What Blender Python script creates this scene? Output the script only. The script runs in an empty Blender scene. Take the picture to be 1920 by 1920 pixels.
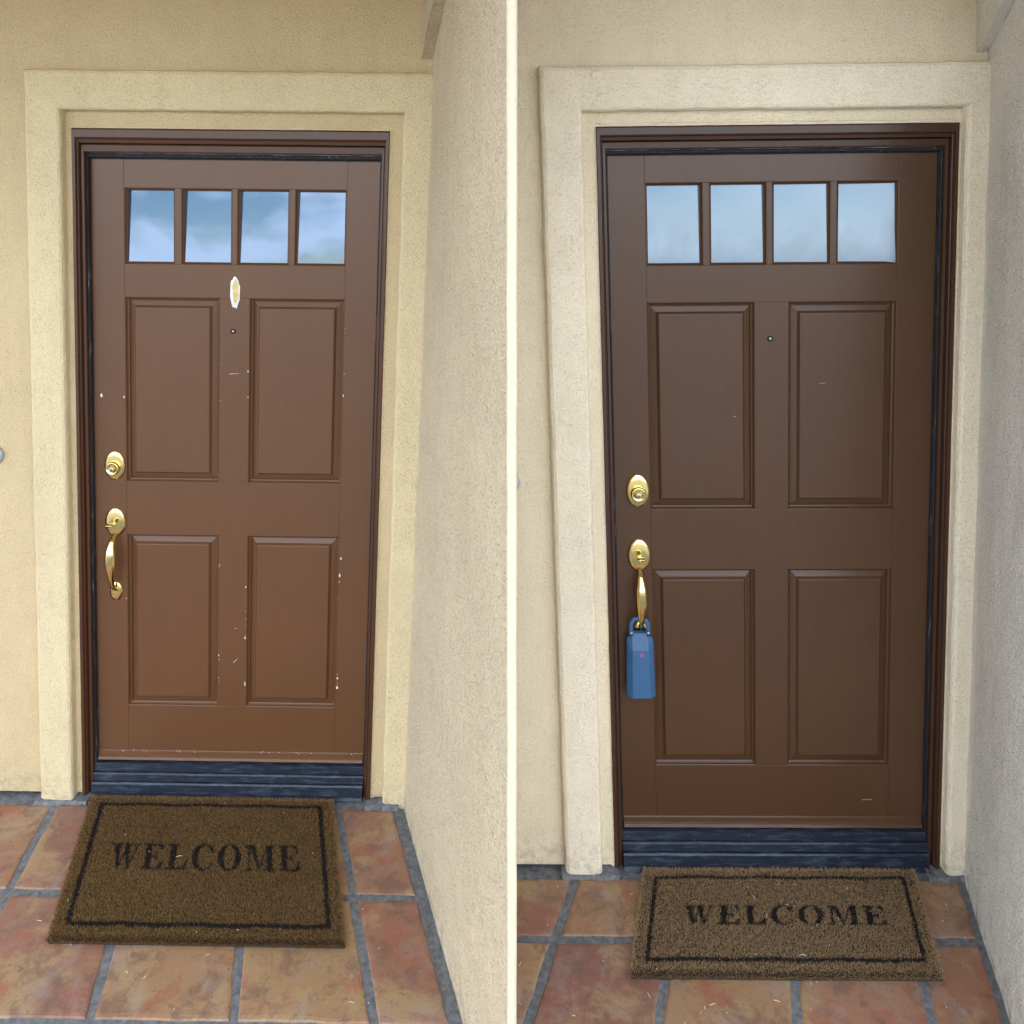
import bpy, bmesh, math, random
import numpy as np
from mathutils import Matrix, Vector, noise as mnoise

R = math.radians
random.seed(7)
scene = bpy.context.scene
COL = scene.collection

# ------------------------------------------------------------------ camera
cam_d = bpy.data.cameras.new('camera')
cam_d.sensor_width = 36.0
cam_d.lens = 28.125
cam_d.shift_y = -0.2058
cam_d.clip_start = 0.05
cam_d.clip_end = 2000
cam = bpy.data.objects.new('camera', cam_d)
COL.objects.link(cam)
cam.location = (0, 0, 2.074)
cam.rotation_euler = (R(90 - 6.805), 0, 0)
scene.camera = cam

# ------------------------------------------------------------------ world, sun, exposure
SUN_EL, SUN_AZ = 52.0, 14.0          # the sun stands behind the house: the entries lie in open shade
world = bpy.data.worlds.new('World')
scene.world = world
world.use_nodes = True
wn, wl = world.node_tree.nodes, world.node_tree.links
wn.clear()
wo = wn.new('ShaderNodeOutputWorld')
wb = wn.new('ShaderNodeBackground')
wb.inputs['Strength'].default_value = 0.15
sky = wn.new('ShaderNodeTexSky')
sky.sky_type = 'NISHITA'
sky.sun_disc = False
sky.sun_elevation = R(SUN_EL)
sky.sun_rotation = R(SUN_AZ)
sky.air_density = 1.0
sky.dust_density = 0.1
sky.ozone_density = 1.5
tc = wn.new('ShaderNodeTexCoord')
mp = wn.new('ShaderNodeMapping')
mp.inputs['Scale'].default_value = (1.0, 1.0, 2.2)
nz = wn.new('ShaderNodeTexNoise')
nz.inputs['Scale'].default_value = 9.0
nz.inputs['Detail'].default_value = 7
nz.inputs['Roughness'].default_value = 0.55
nz.inputs['Distortion'].default_value = 0.35
rp = wn.new('ShaderNodeValToRGB')
rp.color_ramp.elements[0].position = 0.44
rp.color_ramp.elements[0].color = (0, 0, 0, 1)
rp.color_ramp.elements[1].position = 0.60
rp.color_ramp.elements[1].color = (1, 1, 1, 1)
mx = wn.new('ShaderNodeMixRGB')
mx.inputs['Color2'].default_value = (13.0, 13.4, 14.0, 1)      # cloud
wl.new(tc.outputs['Generated'], mp.inputs['Vector'])
wl.new(mp.outputs['Vector'], nz.inputs['Vector'])
sp = wn.new('ShaderNodeSeparateXYZ')
wl.new(tc.outputs['Generated'], sp.inputs[0])
hz = wn.new('ShaderNodeMapRange')
hz.inputs['From Min'].default_value = 0.0
hz.inputs['From Max'].default_value = 0.10
hz.inputs['To Min'].default_value = 0.06
hz.inputs['To Max'].default_value = 0.0
wl.new(sp.outputs['Z'], hz.inputs['Value'])
ad = wn.new('ShaderNodeMath')
ad.operation = 'ADD'
wl.new(nz.outputs['Fac'], ad.inputs[0])
wl.new(hz.outputs['Result'], ad.inputs[1])
wl.new(ad.outputs[0], rp.inputs['Fac'])
wl.new(rp.outputs['Color'], mx.inputs['Fac'])
wl.new(sky.outputs['Color'], mx.inputs['Color1'])
wl.new(mx.outputs['Color'], wb.inputs['Color'])
wl.new(wb.outputs['Background'], wo.inputs['Surface'])

sun_d = bpy.data.lights.new('sun', 'SUN')
sun_d.energy = 3.2
sun_d.angle = R(0.53)
sun_d.color = (1.0, 0.95, 0.87)
sun = bpy.data.objects.new('sun', sun_d)
COL.objects.link(sun)
_d = Vector((math.sin(R(SUN_AZ)) * math.cos(R(SUN_EL)), math.cos(R(SUN_AZ)) * math.cos(R(SUN_EL)), math.sin(R(SUN_EL))))
sun.rotation_euler = (-_d).to_track_quat('-Z', 'Y').to_euler()
sun.location = _d * 30

vs = scene.view_settings
vs.view_transform = 'Standard'
vs.look = 'None'
vs.exposure = 1.5
vs.gamma = 1.0
vs.use_curve_mapping = False
scene.cycles.max_bounces = 5
scene.cycles.diffuse_bounces = 3
scene.cycles.glossy_bounces = 3

# ------------------------------------------------------------------ materials
def new_mat(name):
    m = bpy.data.materials.new(name)
    m.use_nodes = True
    nt = m.node_tree
    return m, nt.nodes, nt.links, nt.nodes['Principled BSDF']

def n_noise(N, L, vec, scale, detail=4, rough=0.6, dist=0.0):
    n = N.new('ShaderNodeTexNoise')
    n.inputs['Scale'].default_value = scale
    n.inputs['Detail'].default_value = detail
    n.inputs['Roughness'].default_value = rough
    n.inputs['Distortion'].default_value = dist
    L.new(vec, n.inputs['Vector'])
    return n.outputs['Fac']

def n_ramp(N, L, fac, stops):
    r = N.new('ShaderNodeValToRGB')
    e = r.color_ramp.elements
    while len(e) < len(stops):
        e.new(0.5)
    for i, (p, c) in enumerate(stops):
        e[i].position = p
        e[i].color = (c, c, c, 1) if not isinstance(c, tuple) else (*c, 1)
    L.new(fac, r.inputs['Fac'])
    return r.outputs['Color']

def n_mix(N, L, fac, a, b, mode='MIX'):
    m = N.new('ShaderNodeMixRGB')
    m.blend_type = mode
    for sock, v in ((m.inputs['Fac'], fac), (m.inputs['Color1'], a), (m.inputs['Color2'], b)):
        if isinstance(v, (int, float)):
            sock.default_value = v
        elif isinstance(v, tuple):
            sock.default_value = (*v, 1)
        else:
            L.new(v, sock)
    return m.outputs['Color']

def n_bump(N, L, height, strength, dist, prev=None):
    b = N.new('ShaderNodeBump')
    b.inputs['Strength'].default_value = strength
    b.inputs['Distance'].default_value = dist
    L.new(height, b.inputs['Height'])
    if prev is not None:
        L.new(prev, b.inputs['Normal'])
    return b.outputs['Normal']

def n_off(N, L, v, k):
    a = N.new('ShaderNodeVectorMath')
    a.operation = 'ADD'
    a.inputs[1].default_value = (k, k * 0.7, k * 1.3)
    L.new(v, a.inputs[0])
    return a.outputs[0]

def coords(N, which='Object'):
    return N.new('ShaderNodeTexCoord').outputs[which]

def stucco(name, col, grain, relief, pits):
    m, N, L, P = new_mat(name)
    v = coords(N)
    big = n_noise(N, L, v, 2.3, 2, 0.6)
    mid = n_noise(N, L, v, 14, 2, 0.6)
    c = n_mix(N, L, n_ramp(N, L, big, [(0.3, 0.0), (0.75, 1.0)]), tuple(x * 0.93 for x in col), tuple(min(1, x * 1.04) for x in col))
    c = n_mix(N, L, n_ramp(N, L, mid, [(0.55, 0.0), (0.8, 0.35)]), c, tuple(x * y for x, y in zip(col, (0.9, 0.86, 0.8))))
    mpv = N.new('ShaderNodeMapping')
    mpv.inputs['Scale'].default_value = (9, 9, 1.1)
    L.new(v, mpv.inputs['Vector'])
    c = n_mix(N, L, n_ramp(N, L, n_noise(N, L, mpv.outputs['Vector'], 1.0, 3, 0.7), [(0.48, 0.0), (0.72, 0.3)]), c, tuple(x * y for x, y in zip(col, (0.82, 0.79, 0.74))))
    # pits of the sand finish: little holes, coloured darker
    g = n_noise(N, L, v, grain, 2, 0.65)
    vo = N.new('ShaderNodeTexVoronoi')
    vo.inputs['Scale'].default_value = grain * 0.62
    L.new(v, vo.inputs['Vector'])
    patch = mid
    thr = N.new('ShaderNodeMath')
    thr.operation = 'MULTIPLY'
    L.new(n_ramp(N, L, g, [(0.31, 1.0), (0.44, 0.0)]), thr.inputs[0])
    L.new(n_ramp(N, L, patch, [(0.36, 0.6), (0.62, 1.0)]), thr.inputs[1])
    pit = thr.outputs[0]
    pm = N.new('ShaderNodeMath')
    pm.operation = 'MULTIPLY'
    pm.inputs[1].default_value = pits
    L.new(pit, pm.inputs[0])
    c = n_mix(N, L, pm.outputs[0], c, tuple(x * y for x, y in zip(col, (0.52, 0.44, 0.36))))
    sep = N.new('ShaderNodeSeparateXYZ')
    L.new(v, sep.inputs[0])
    up = n_ramp(N, L, sep.outputs['Z'], [(0.0, 1.0), (0.16, 0.0)])
    sp = N.new('ShaderNodeMath')
    sp.operation = 'MULTIPLY'
    L.new(up, sp.inputs[0])
    L.new(n_ramp(N, L, n_noise(N, L, v, 24, 3, 0.7), [(0.45, 0.0), (0.7, 0.75)]), sp.inputs[1])
    c = n_mix(N, L, sp.outputs[0], c, (0.30, 0.25, 0.19))
    L.new(c, P.inputs['Base Color'])
    P.inputs['Roughness'].default_value = 0.92
    P.inputs['Specular IOR Level'].default_value = 0.25
    h = N.new('ShaderNodeMath')
    h.operation = 'SUBTRACT'
    L.new(g, h.inputs[0])
    L.new(pit, h.inputs[1])
    h2 = N.new('ShaderNodeMath')
    h2.operation = 'MULTIPLY_ADD'
    h2.inputs[1].default_value = 0.5
    L.new(vo.outputs['Distance'], h2.inputs[0])
    L.new(h.outputs[0], h2.inputs[2])
    h3 = N.new('ShaderNodeMath')
    h3.operation = 'MULTIPLY_ADD'
    h3.inputs[1].default_value = 2.2
    L.new(mid, h3.inputs[0])
    L.new(h2.outputs[0], h3.inputs[2])
    L.new(n_bump(N, L, h3.outputs[0], relief, 0.0045), P.inputs['Normal'])
    return m

def paint(name, col, rough, grain_axis=(60, 60, 4), orange=0.05):
    m, N, L, P = new_mat(name)
    v = coords(N)
    mp = N.new('ShaderNodeMapping')
    mp.inputs['Scale'].default_value = grain_axis
    L.new(v, mp.inputs['Vector'])
    brush = n_noise(N, L, mp.outputs['Vector'], 1.6, 4, 0.6)
    blot = n_noise(N, L, v, 5, 4, 0.6)
    c = n_mix(N, L, n_ramp(N, L, blot, [(0.3, 0.0), (0.75, 1.0)]), tuple(x * 0.95 for x in col), tuple(x * 1.05 for x in col))
    c = n_mix(N, L, n_ramp(N, L, brush, [(0.35, 0.0), (0.7, 0.4)]), c, tuple(x * 1.15 for x in col))
    L.new(c, P.inputs['Base Color'])
    rr = n_ramp(N, L, n_noise(N, L, v, 9, 4, 0.65), [(0.3, rough * 0.95), (0.75, min(1, rough * 1.1))])
    L.new(rr, P.inputs['Roughness'])
    P.inputs['Specular IOR Level'].default_value = 0.38
    P.inputs['Coat Weight'].default_value = 0.10
    P.inputs['Coat Roughness'].default_value = 0.22
    b1 = n_bump(N, L, brush, 0.28, 0.0012)
    b2 = n_bump(N, L, n_noise(N, L, v, 240, 2, 0.5), orange, 0.0004, b1)
    L.new(b2, P.inputs['Normal'])
    return m

def simple(name, col, rough=0.6, metal=0.0, var=0.15, scale=30, bump=0.1, bdist=0.001):
    m, N, L, P = new_mat(name)
    v = coords(N)
    f = n_noise(N, L, v, scale, 5, 0.65)
    c = n_mix(N, L, n_ramp(N, L, f, [(0.3, 0.0), (0.72, 1.0)]), tuple(x * (1 - var) for x in col), tuple(min(1, x * (1 + var)) for x in col))
    L.new(c, P.inputs['Base Color'])
    P.inputs['Roughness'].default_value = rough
    P.inputs['Metallic'].default_value = metal
    if bump:
        L.new(n_bump(N, L, f, bump, bdist), P.inputs['Normal'])
    return m

def brass_mat():
    m, N, L, P = new_mat('polished brass')
    v = coords(N)
    f = n_noise(N, L, v, 60, 4, 0.6)
    L.new(n_mix(N, L, n_ramp(N, L, f, [(0.55, 0.0), (0.8, 0.6)]), (0.88, 0.70, 0.30), (0.62, 0.46, 0.18)), P.inputs['Base Color'])
    P.inputs['Metallic'].default_value = 1.0
    L.new(n_ramp(N, L, f, [(0.4, 0.10), (0.8, 0.26)]), P.inputs['Roughness'])
    return m

def glass_mat(name, streak, c0, c1):
    m, N, L, P = new_mat(name)
    v = coords(N)
    mp = N.new('ShaderNodeMapping')
    mp.inputs['Scale'].default_value = (7, 1, 6)
    L.new(v, mp.inputs['Vector'])
    s = n_noise(N, L, mp.outputs['Vector'], 1.5, 5, 0.65)
    c = n_mix(N, L, n_ramp(N, L, s, [(0.35, 0.0), (0.8, streak)]), c0, c1)  # blue and streaks of the reflected sky are put into the glass colour
    L.new(c, P.inputs['Base Color'])
    P.inputs['Metallic'].default_value = 0.8
    L.new(n_ramp(N, L, s, [(0.35, 0.015 + 0.10 * streak), (0.75, 0.02 + 0.22 * streak)]), P.inputs['Roughness'])
    L.new(n_bump(N, L, n_noise(N, L, v, 6, 2, 0.5), 0.04, 0.01), P.inputs['Normal'])
    return m

def sill_mat():
    m, N, L, P = new_mat('scuffed dark sill metal')
    v = coords(N)
    mp = N.new('ShaderNodeMapping')
    mp.inputs['Scale'].default_value = (7, 50, 50)
    L.new(v, mp.inputs['Vector'])
    s = n_noise(N, L, mp.outputs['Vector'], 2.2, 6, 0.72)
    d = n_noise(N, L, v, 55, 5, 0.75)
    c = n_mix(N, L, n_ramp(N, L, s, [(0.50, 0.0), (0.78, 0.55)]), (0.010, 0.015, 0.028), (0.12, 0.16, 0.23))
    c = n_mix(N, L, n_ramp(N, L, d, [(0.62, 0.0), (0.74, 0.35)]), c, (0.26, 0.30, 0.34))
    L.new(c, P.inputs['Base Color'])
    P.inputs['Roughness'].default_value = 0.36
    P.inputs['Metallic'].default_value = 0.1
    L.new(n_bump(N, L, d, 0.3, 0.0015), P.inputs['Normal'])
    return m

def rubber_mat():
    m, N, L, P = new_mat('black weatherstrip rubber')
    v = coords(N)
    mp = N.new('ShaderNodeMapping')
    mp.inputs['Scale'].default_value = (160, 160, 9)
    L.new(v, mp.inputs['Vector'])
    s = n_noise(N, L, mp.outputs['Vector'], 1.0, 5, 0.7)
    L.new(n_mix(N, L, n_ramp(N, L, s, [(0.58, 0.0), (0.72, 0.7)]), (0.012, 0.013, 0.018), (0.3, 0.32, 0.36)), P.inputs['Base Color'])
    P.inputs['Roughness'].default_value = 0.5
    return m

def tile_mat():
    m, N, L, P = new_mat('fired clay floor tile')
    v = coords(N)
    oi = N.new('ShaderNodeObjectInfo')
    shift = N.new('ShaderNodeVectorMath')
    shift.operation = 'ADD'
    cmb = N.new('ShaderNodeCombineXYZ')
    ml = N.new('ShaderNodeMath')
    ml.operation = 'MULTIPLY'
    ml.inputs[1].default_value = 37.0
    L.new(oi.outputs['Random'], ml.inputs[0])
    for i in range(3):
        L.new(ml.outputs[0], cmb.inputs[i])
    L.new(v, shift.inputs[0])
    L.new(cmb.outputs[0], shift.inputs[1])
    v2 = shift.outputs[0]
    base = n_ramp(N, L, oi.outputs['Random'], [(0.0, (0.25, 0.085, 0.055)), (0.2, (0.30, 0.185, 0.095)), (0.4, (0.29, 0.125, 0.08)),
                                               (0.6, (0.30, 0.175, 0.10)), (0.8, (0.22, 0.095, 0.07)), (1.0, (0.27, 0.165, 0.11))])
    a = n_noise(N, L, v2, 4.5, 5, 0.68, 0.25)
    b = n_noise(N, L, v2, 13, 5, 0.7, 0.5)
    a2 = n_noise(N, L, n_off(N, L, v2, 11.3), 5.5, 5, 0.7, 0.2)
    a3 = n_noise(N, L, n_off(N, L, v2, 23.9), 9.0, 6, 0.75, 0.15)
    c = n_mix(N, L, n_ramp(N, L, a, [(0.49, 0.0), (0.57, 0.8)]), base, (0.33, 0.22, 0.115))
    c = n_mix(N, L, n_ramp(N, L, a2, [(0.53, 0.0), (0.62, 0.75)]), c, (0.28, 0.095, 0.062))
    c = n_mix(N, L, n_ramp(N, L, b, [(0.50, 0.0), (0.62, 0.7)]), c, (0.155, 0.088, 0.062))
    c = n_mix(N, L, n_ramp(N, L, a3, [(0.52, 0.0), (0.70, 0.55)]), c, (0.30, 0.255, 0.23))
    c = n_mix(N, L, n_ramp(N, L, n_noise(N, L, v2, 75, 3, 0.6), [(0.60, 0.0), (0.70, 0.55)]), c, (0.12, 0.075, 0.055))
    L.new(c, P.inputs['Base Color'])
    L.new(n_ramp(N, L, b, [(0.3, 0.38), (0.7, 0.62)]), P.inputs['Roughness'])
    n1 = n_bump(N, L, a, 0.35, 0.006)
    n2 = n_bump(N, L, n_noise(N, L, v2, 90, 5, 0.7), 0.35, 0.0012, n1)
    L.new(n2, P.inputs['Normal'])
    return m

def fibre_mat(name, c0, c1, c2, scale=150):
    m, N, L, P = new_mat(name)
    v = coords(N)
    f = n_noise(N, L, v, scale, 4, 0.75)
    g = n_noise(N, L, v, 5, 4, 0.6)
    c = n_mix(N, L, n_ramp(N, L, f, [(0.36, 0.0), (0.66, 1.0)]), c0, c1)
    c = n_mix(N, L, n_ramp(N, L, g, [(0.4, 0.0), (0.75, 0.55)]), c, c2)
    L.new(c, P.inputs['Base Color'])
    P.inputs['Roughness'].default_value = 0.8
    P.inputs['Specular IOR Level'].default_value = 0.25
    return m

M = {}
M['stucco_L'] = stucco('warm cream sand stucco', (0.61, 0.475, 0.275), 220, 0.6, 0.45)  # one stucco in two tones, the entries' differing light put into base colour
M['trim_L'] = stucco('warm cream trim stucco', (0.70, 0.575, 0.355), 240, 0.6, 0.35)
M['stucco_R'] = stucco('pale cream sand stucco', (0.78, 0.665, 0.47), 220, 0.6, 0.45)
M['trim_R'] = stucco('pale cream trim stucco', (0.84, 0.74, 0.56), 240, 0.6, 0.35)
M['rough_L'] = stucco('warm cream rough stucco', (0.655, 0.545, 0.375), 190, 0.9, 0.3)
M['rough_R'] = stucco('pale grey cream rough stucco', (0.86, 0.82, 0.74), 190, 0.9, 0.3)
M['door_L'] = paint('faded brown door paint', (0.118, 0.052, 0.022), 0.33)
M['door_R'] = paint('fresh dark brown door paint', (0.074, 0.034, 0.0155), 0.32, orange=0.04)
M['frame_L'] = paint('faded brown frame paint', (0.070, 0.028, 0.013), 0.34)
M['frame_R'] = paint('dark brown frame paint', (0.050, 0.022, 0.012), 0.34)
M['bead'] = simple('cream plaster bead', (0.66, 0.56, 0.40), 0.92, 0, 0.06, 60, 0.2, 0.001)
M['brass'] = brass_mat()
M['brass_dark'] = simple('tarnished brass', (0.30, 0.21, 0.09), 0.35, 1.0)
M['steel'] = simple('keyway steel', (0.45, 0.44, 0.40), 0.35, 1.0)
M['glass_L'] = glass_mat('clean reflective glass', 0.15, (0.085, 0.118, 0.172), (0.11, 0.145, 0.20))
M['glass_R'] = glass_mat('sky streaked reflective glass', 0.9, (0.12, 0.155, 0.20), (0.15, 0.185, 0.225))
M['sill'] = sill_mat()
M['rubber'] = rubber_mat()
M['tile'] = tile_mat()
M['grout'] = simple('blue grey cement grout', (0.135, 0.142, 0.148), 0.9, 0, 0.45, 55, 0.8, 0.004)
M['cement'] = simple('grey mortar', (0.26, 0.27, 0.28), 0.9, 0, 0.3, 30, 0.6, 0.004)
M['coir'] = fibre_mat('brown coir', (0.12, 0.062, 0.018), (0.29, 0.17, 0.060), (0.15, 0.082, 0.033))
M['coir_R'] = fibre_mat('light brown coir', (0.19, 0.115, 0.055), (0.41, 0.275, 0.14), (0.27, 0.17, 0.095))
M['black_coir'] = fibre_mat('black printed coir', (0.008, 0.008, 0.009), (0.022, 0.021, 0.02), (0.012, 0.012, 0.012))
M['ink_coir'] = fibre_mat('worn black printed coir', (0.006, 0.006, 0.008), (0.02, 0.018, 0.016), (0.010, 0.010, 0.011))
M['backing'] = simple('dark mat backing', (0.035, 0.022, 0.012), 0.9)
M['chip'] = simple('bare primer', (0.72, 0.68, 0.62), 0.8)
M['scar'] = simple('bare yellow primer', (0.68, 0.55, 0.22), 0.7, 0, 0.2, 60, 0.4, 0.001)
M['scar_rim'] = simple('torn white filler', (0.80, 0.78, 0.72), 0.75)
M['blue'] = simple('blue plastic', (0.036, 0.105, 0.22), 0.5, 0, 0.08, 40, 0.05)
M['emblem'] = simple('mauve emblem', (0.24, 0.17, 0.38), 0.4)
M['emblem_red'] = simple('red emblem ring', (0.26, 0.06, 0.16), 0.4)
M['white_plastic'] = simple('white plastic', (0.8, 0.8, 0.78), 0.35)
M['grey_plastic'] = simple('grey plastic', (0.35, 0.37, 0.40), 0.4)
M['dark'] = simple('near black fill', (0.02, 0.014, 0.013), 0.8)
M['lens'] = simple('peephole lens', (0.5, 0.5, 0.48), 0.1, 0.5)
M['straw'] = simple('dry straw', (0.62, 0.55, 0.42), 0.8)
M['lint'] = simple('white lint', (0.8, 0.8, 0.78), 0.9)
M['ceiling'] = stucco('cream ceiling stucco', (0.66, 0.43, 0.17), 150, 0.5, 0.3)

# ------------------------------------------------------------------ mesh helpers
class MB:
    def __init__(self):
        self.v, self.f = [], []
    def add(self, vs, fs):
        o = len(self.v)
        self.v += [tuple(p) for p in vs]
        self.f += [tuple(i + o for i in f) for f in fs]
        return self
    def box(self, x0, x1, y0, y1, z0, z1, bev=0.0, seg=2):
        bm = bmesh.new()
        bmesh.ops.create_cube(bm, size=1)
        for v in bm.verts:
            v.co = Vector(((x0 + x1) / 2 + v.co.x * (x1 - x0), (y0 + y1) / 2 + v.co.y * (y1 - y0), (z0 + z1) / 2 + v.co.z * (z1 - z0)))
        if bev:
            bmesh.ops.bevel(bm, geom=bm.edges[:], offset=bev, segments=seg, profile=0.5, affect='EDGES')
        bm.verts.index_update()
        self.add([v.co for v in bm.verts], [[v.index for v in f.verts] for f in bm.faces])
        bm.free()
        return self
    def loft(self, rings, close=True, caps=True):
        n = len(rings[0])
        vs = [p for r in rings for p in r]
        fs = []
        for i in range(len(rings) - 1):
            for j in range(n if close else n - 1):
                k = (j + 1) % n
                fs.append((i * n + j, i * n + k, (i + 1) * n + k, (i + 1) * n + j))
        if caps and close:
            fs.append(tuple(range(n))[::-1])
            fs.append(tuple((len(rings) - 1) * n + j for j in range(n)))
        return self.add(vs, fs)
    def lathe_y(self, prof, cx, cz, sx=1.0, sz=1.0, n=32):
        # prof: (radius, y) from the wall outwards
        rings = [[(cx + r * sx * math.cos(2 * math.pi * k / n), y, cz + r * sz * math.sin(2 * math.pi * k / n)) for k in range(n)] for r, y in prof]
        return self.loft(rings)
    def tube(self, pts, rads, n=12, squash=1.0):
        pts = [Vector(p) for p in pts]
        rings = []
        for i, p in enumerate(pts):
            t = (pts[min(i + 1, len(pts) - 1)] - pts[max(i - 1, 0)]).normalized()
            a = Vector((1, 0, 0))
            a = (a - t * a.dot(t)).normalized() if abs(t.x) < 0.95 else Vector((0, 1, 0))
            b = t.cross(a).normalized()
            rings.append([p + a * math.cos(2 * math.pi * k / n) * rads[i] + b * math.sin(2 * math.pi * k / n) * rads[i] * squash for k in range(n)])
        return self.loft(rings)

def spline(pts, k=6):
    pts = [Vector(p) for p in pts]
    out = []
    for i in range(len(pts) - 1):
        p0, p1, p2, p3 = pts[max(i - 1, 0)], pts[i], pts[i + 1], pts[min(i + 2, len(pts) - 1)]
        for s in range(k):
            t = s / k
            out.append(0.5 * ((2 * p1) + (p2 - p0) * t + (2 * p0 - 5 * p1 + 4 * p2 - p3) * t * t + (3 * p1 - p0 - 3 * p2 + p3) * t ** 3))
    out.append(pts[-1])
    return out

BASE = {}      # object -> base point in its frame's coordinates
LEAN = {}      # object -> how far its uprights lean (x per z)
RACK = {}
def racked(p, k):
    return Vector((p[0] + k * p[2], p[1], p[2]))

def tag(o, label=None, cat=None, group=None, kind=None):
    if label: o['label'] = label
    if cat: o['category'] = cat
    if group: o['group'] = group
    if kind: o['kind'] = kind
    return o

def thing(name, T, base, label, cat, group=None):
    o = bpy.data.objects.new(name, None)
    o.empty_display_size = 0.1
    COL.objects.link(o)
    k_ = RACK.get(id(T), 0.0)
    BASE[o] = racked(base, k_)
    LEAN[o] = k_
    o.matrix_world = T @ Matrix.Translation(BASE[o])
    return tag(o, label, cat, group, 'thing')

def build(name, mb, mat, parent=None, T=None, base=(0, 0, 0), smooth=False, rough_edges=0.0, fix=True):
    k_ = LEAN[parent] if parent is not None else RACK.get(id(T), 0.0)
    b = BASE[parent] if parent is not None else racked(base, k_)
    me = bpy.data.meshes.new(name)
    vs = [racked(p, k_) - b for p in mb.v]
    if rough_edges:
        vs = [p + mnoise.noise_vector((p + b) * 45) * rough_edges + mnoise.noise_vector((p + b) * 9) * rough_edges for p in vs]
    me.from_pydata(vs, [], mb.f)
    if fix:
        bm = bmesh.new()
        bm.from_mesh(me)
        bmesh.ops.recalc_face_normals(bm, faces=bm.faces[:])
        bm.to_mesh(me)
        bm.free()
    if smooth:
        me.polygons.foreach_set('use_smooth', [True] * len(me.polygons))
    for mm in (mat if isinstance(mat, (list, tuple)) else [mat]):
        me.materials.append(M[mm])
    o = bpy.data.objects.new(name, me)
    COL.objects.link(o)
    if parent is not None:
        o.parent = parent
    else:
        o.matrix_world = T @ Matrix.Translation(b)
    BASE[o] = b
    LEAN[o] = k_
    return o

def frame_run(profile, xl, xr, zt, zb, side, n=1):
    """One mitred piece of a door surround: profile = closed list of (d inwards from the outer edge, y)."""
    mb = MB()
    rings = []
    for i in range(n + 1):
        t = i / n
        ring = []
        for p in profile:
            d, y = p[0], p[1]
            if side == 'left':
                ring.append((xl + d, y, zb + (zt - d * HR[0] - zb) * t))
            elif side == 'right':
                ring.append((xr - d, y, zb + (zt - d * HR[0] - zb) * t))
            else:
                ring.append((xl + d + (xr - xl - 2 * d) * t, y, zt - d * HR[0]))
        rings.append(ring)
    return mb.loft(rings)
HR = [1.0]     # the head of a frame may be deeper than its jambs

def rect_ring(mb, rings):
    """rings: (u0,u1,w0,w1,y) nested rectangles, joined; last one closed."""
    vs, fs = [], []
    for (a, b, c, d, y) in rings:
        vs += [(a, y, c), (b, y, c), (b, y, d), (a, y, d)]
    for i in range(len(rings) - 1):
        for j in range(4):
            k = (j + 1) % 4
            fs.append((i * 4 + j, i * 4 + k, i * 4 + 4 + k, i * 4 + 4 + j))
    return mb.add(vs, fs)

def close_last(mb):
    n = len(mb.v)
    mb.f.append((n - 4, n - 3, n - 2, n - 1))
    return mb

# ------------------------------------------------------------------ the two entries (frames measured from the photograph)
def bay_matrix(loc, yaw, roll):
    return Matrix.Translation(loc) @ Matrix.Rotation(R(yaw), 4, 'Z') @ Matrix.Rotation(R(roll), 4, 'Y')

TL = bay_matrix((-1.006, 2.597, 0.0), -0.437, 0.629)
TR = bay_matrix((0.831, 2.292, 0.0), -0.936, -0.578)
I4 = Matrix.Identity(4)
# both doorways have racked a little out of plumb: their uprights lean while heads and sills stay level
RACK = {id(TL): math.tan(R(2.143)), id(TR): math.tan(R(-1.623))}

# ------------------------------------------------------------------ large structure
mb = MB()
mb.add([(-300, -400, -0.16), (300, -400, -0.16), (300, 200, -0.16), (-300, 200, -0.16)], [(0, 1, 2, 3)])
def ground_mat():
    m, N, L, P = new_mat('weathered grey paving')
    v = coords(N)
    a = n_noise(N, L, v, 0.6, 5, 0.6)
    b = n_noise(N, L, v, 25, 5, 0.7)
    c = n_mix(N, L, n_ramp(N, L, a, [(0.3, 0.0), (0.7, 1.0)]), (0.13, 0.13, 0.132), (0.175, 0.175, 0.175))
    c = n_mix(N, L, n_ramp(N, L, b, [(0.5, 0.0), (0.75, 0.4)]), c, (0.1, 0.1, 0.1))
    L.new(c, P.inputs['Base Color'])
    P.inputs['Roughness'].default_value = 0.9
    L.new(n_bump(N, L, b, 0.3, 0.01), P.inputs['Normal'])
    return m
M['ground'] = ground_mat()
tag(build('ground', mb, 'ground', T=I4, fix=False), 'weathered grey paving in front of the house', kind='structure')

def wall_L(v):      # local u of the dividing pier's face on the floor, v = distance out from the facade
    return 0.600 + 0.355 * v
def wall_R(v):
    return 0.578 - 0.27 * v

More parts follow.
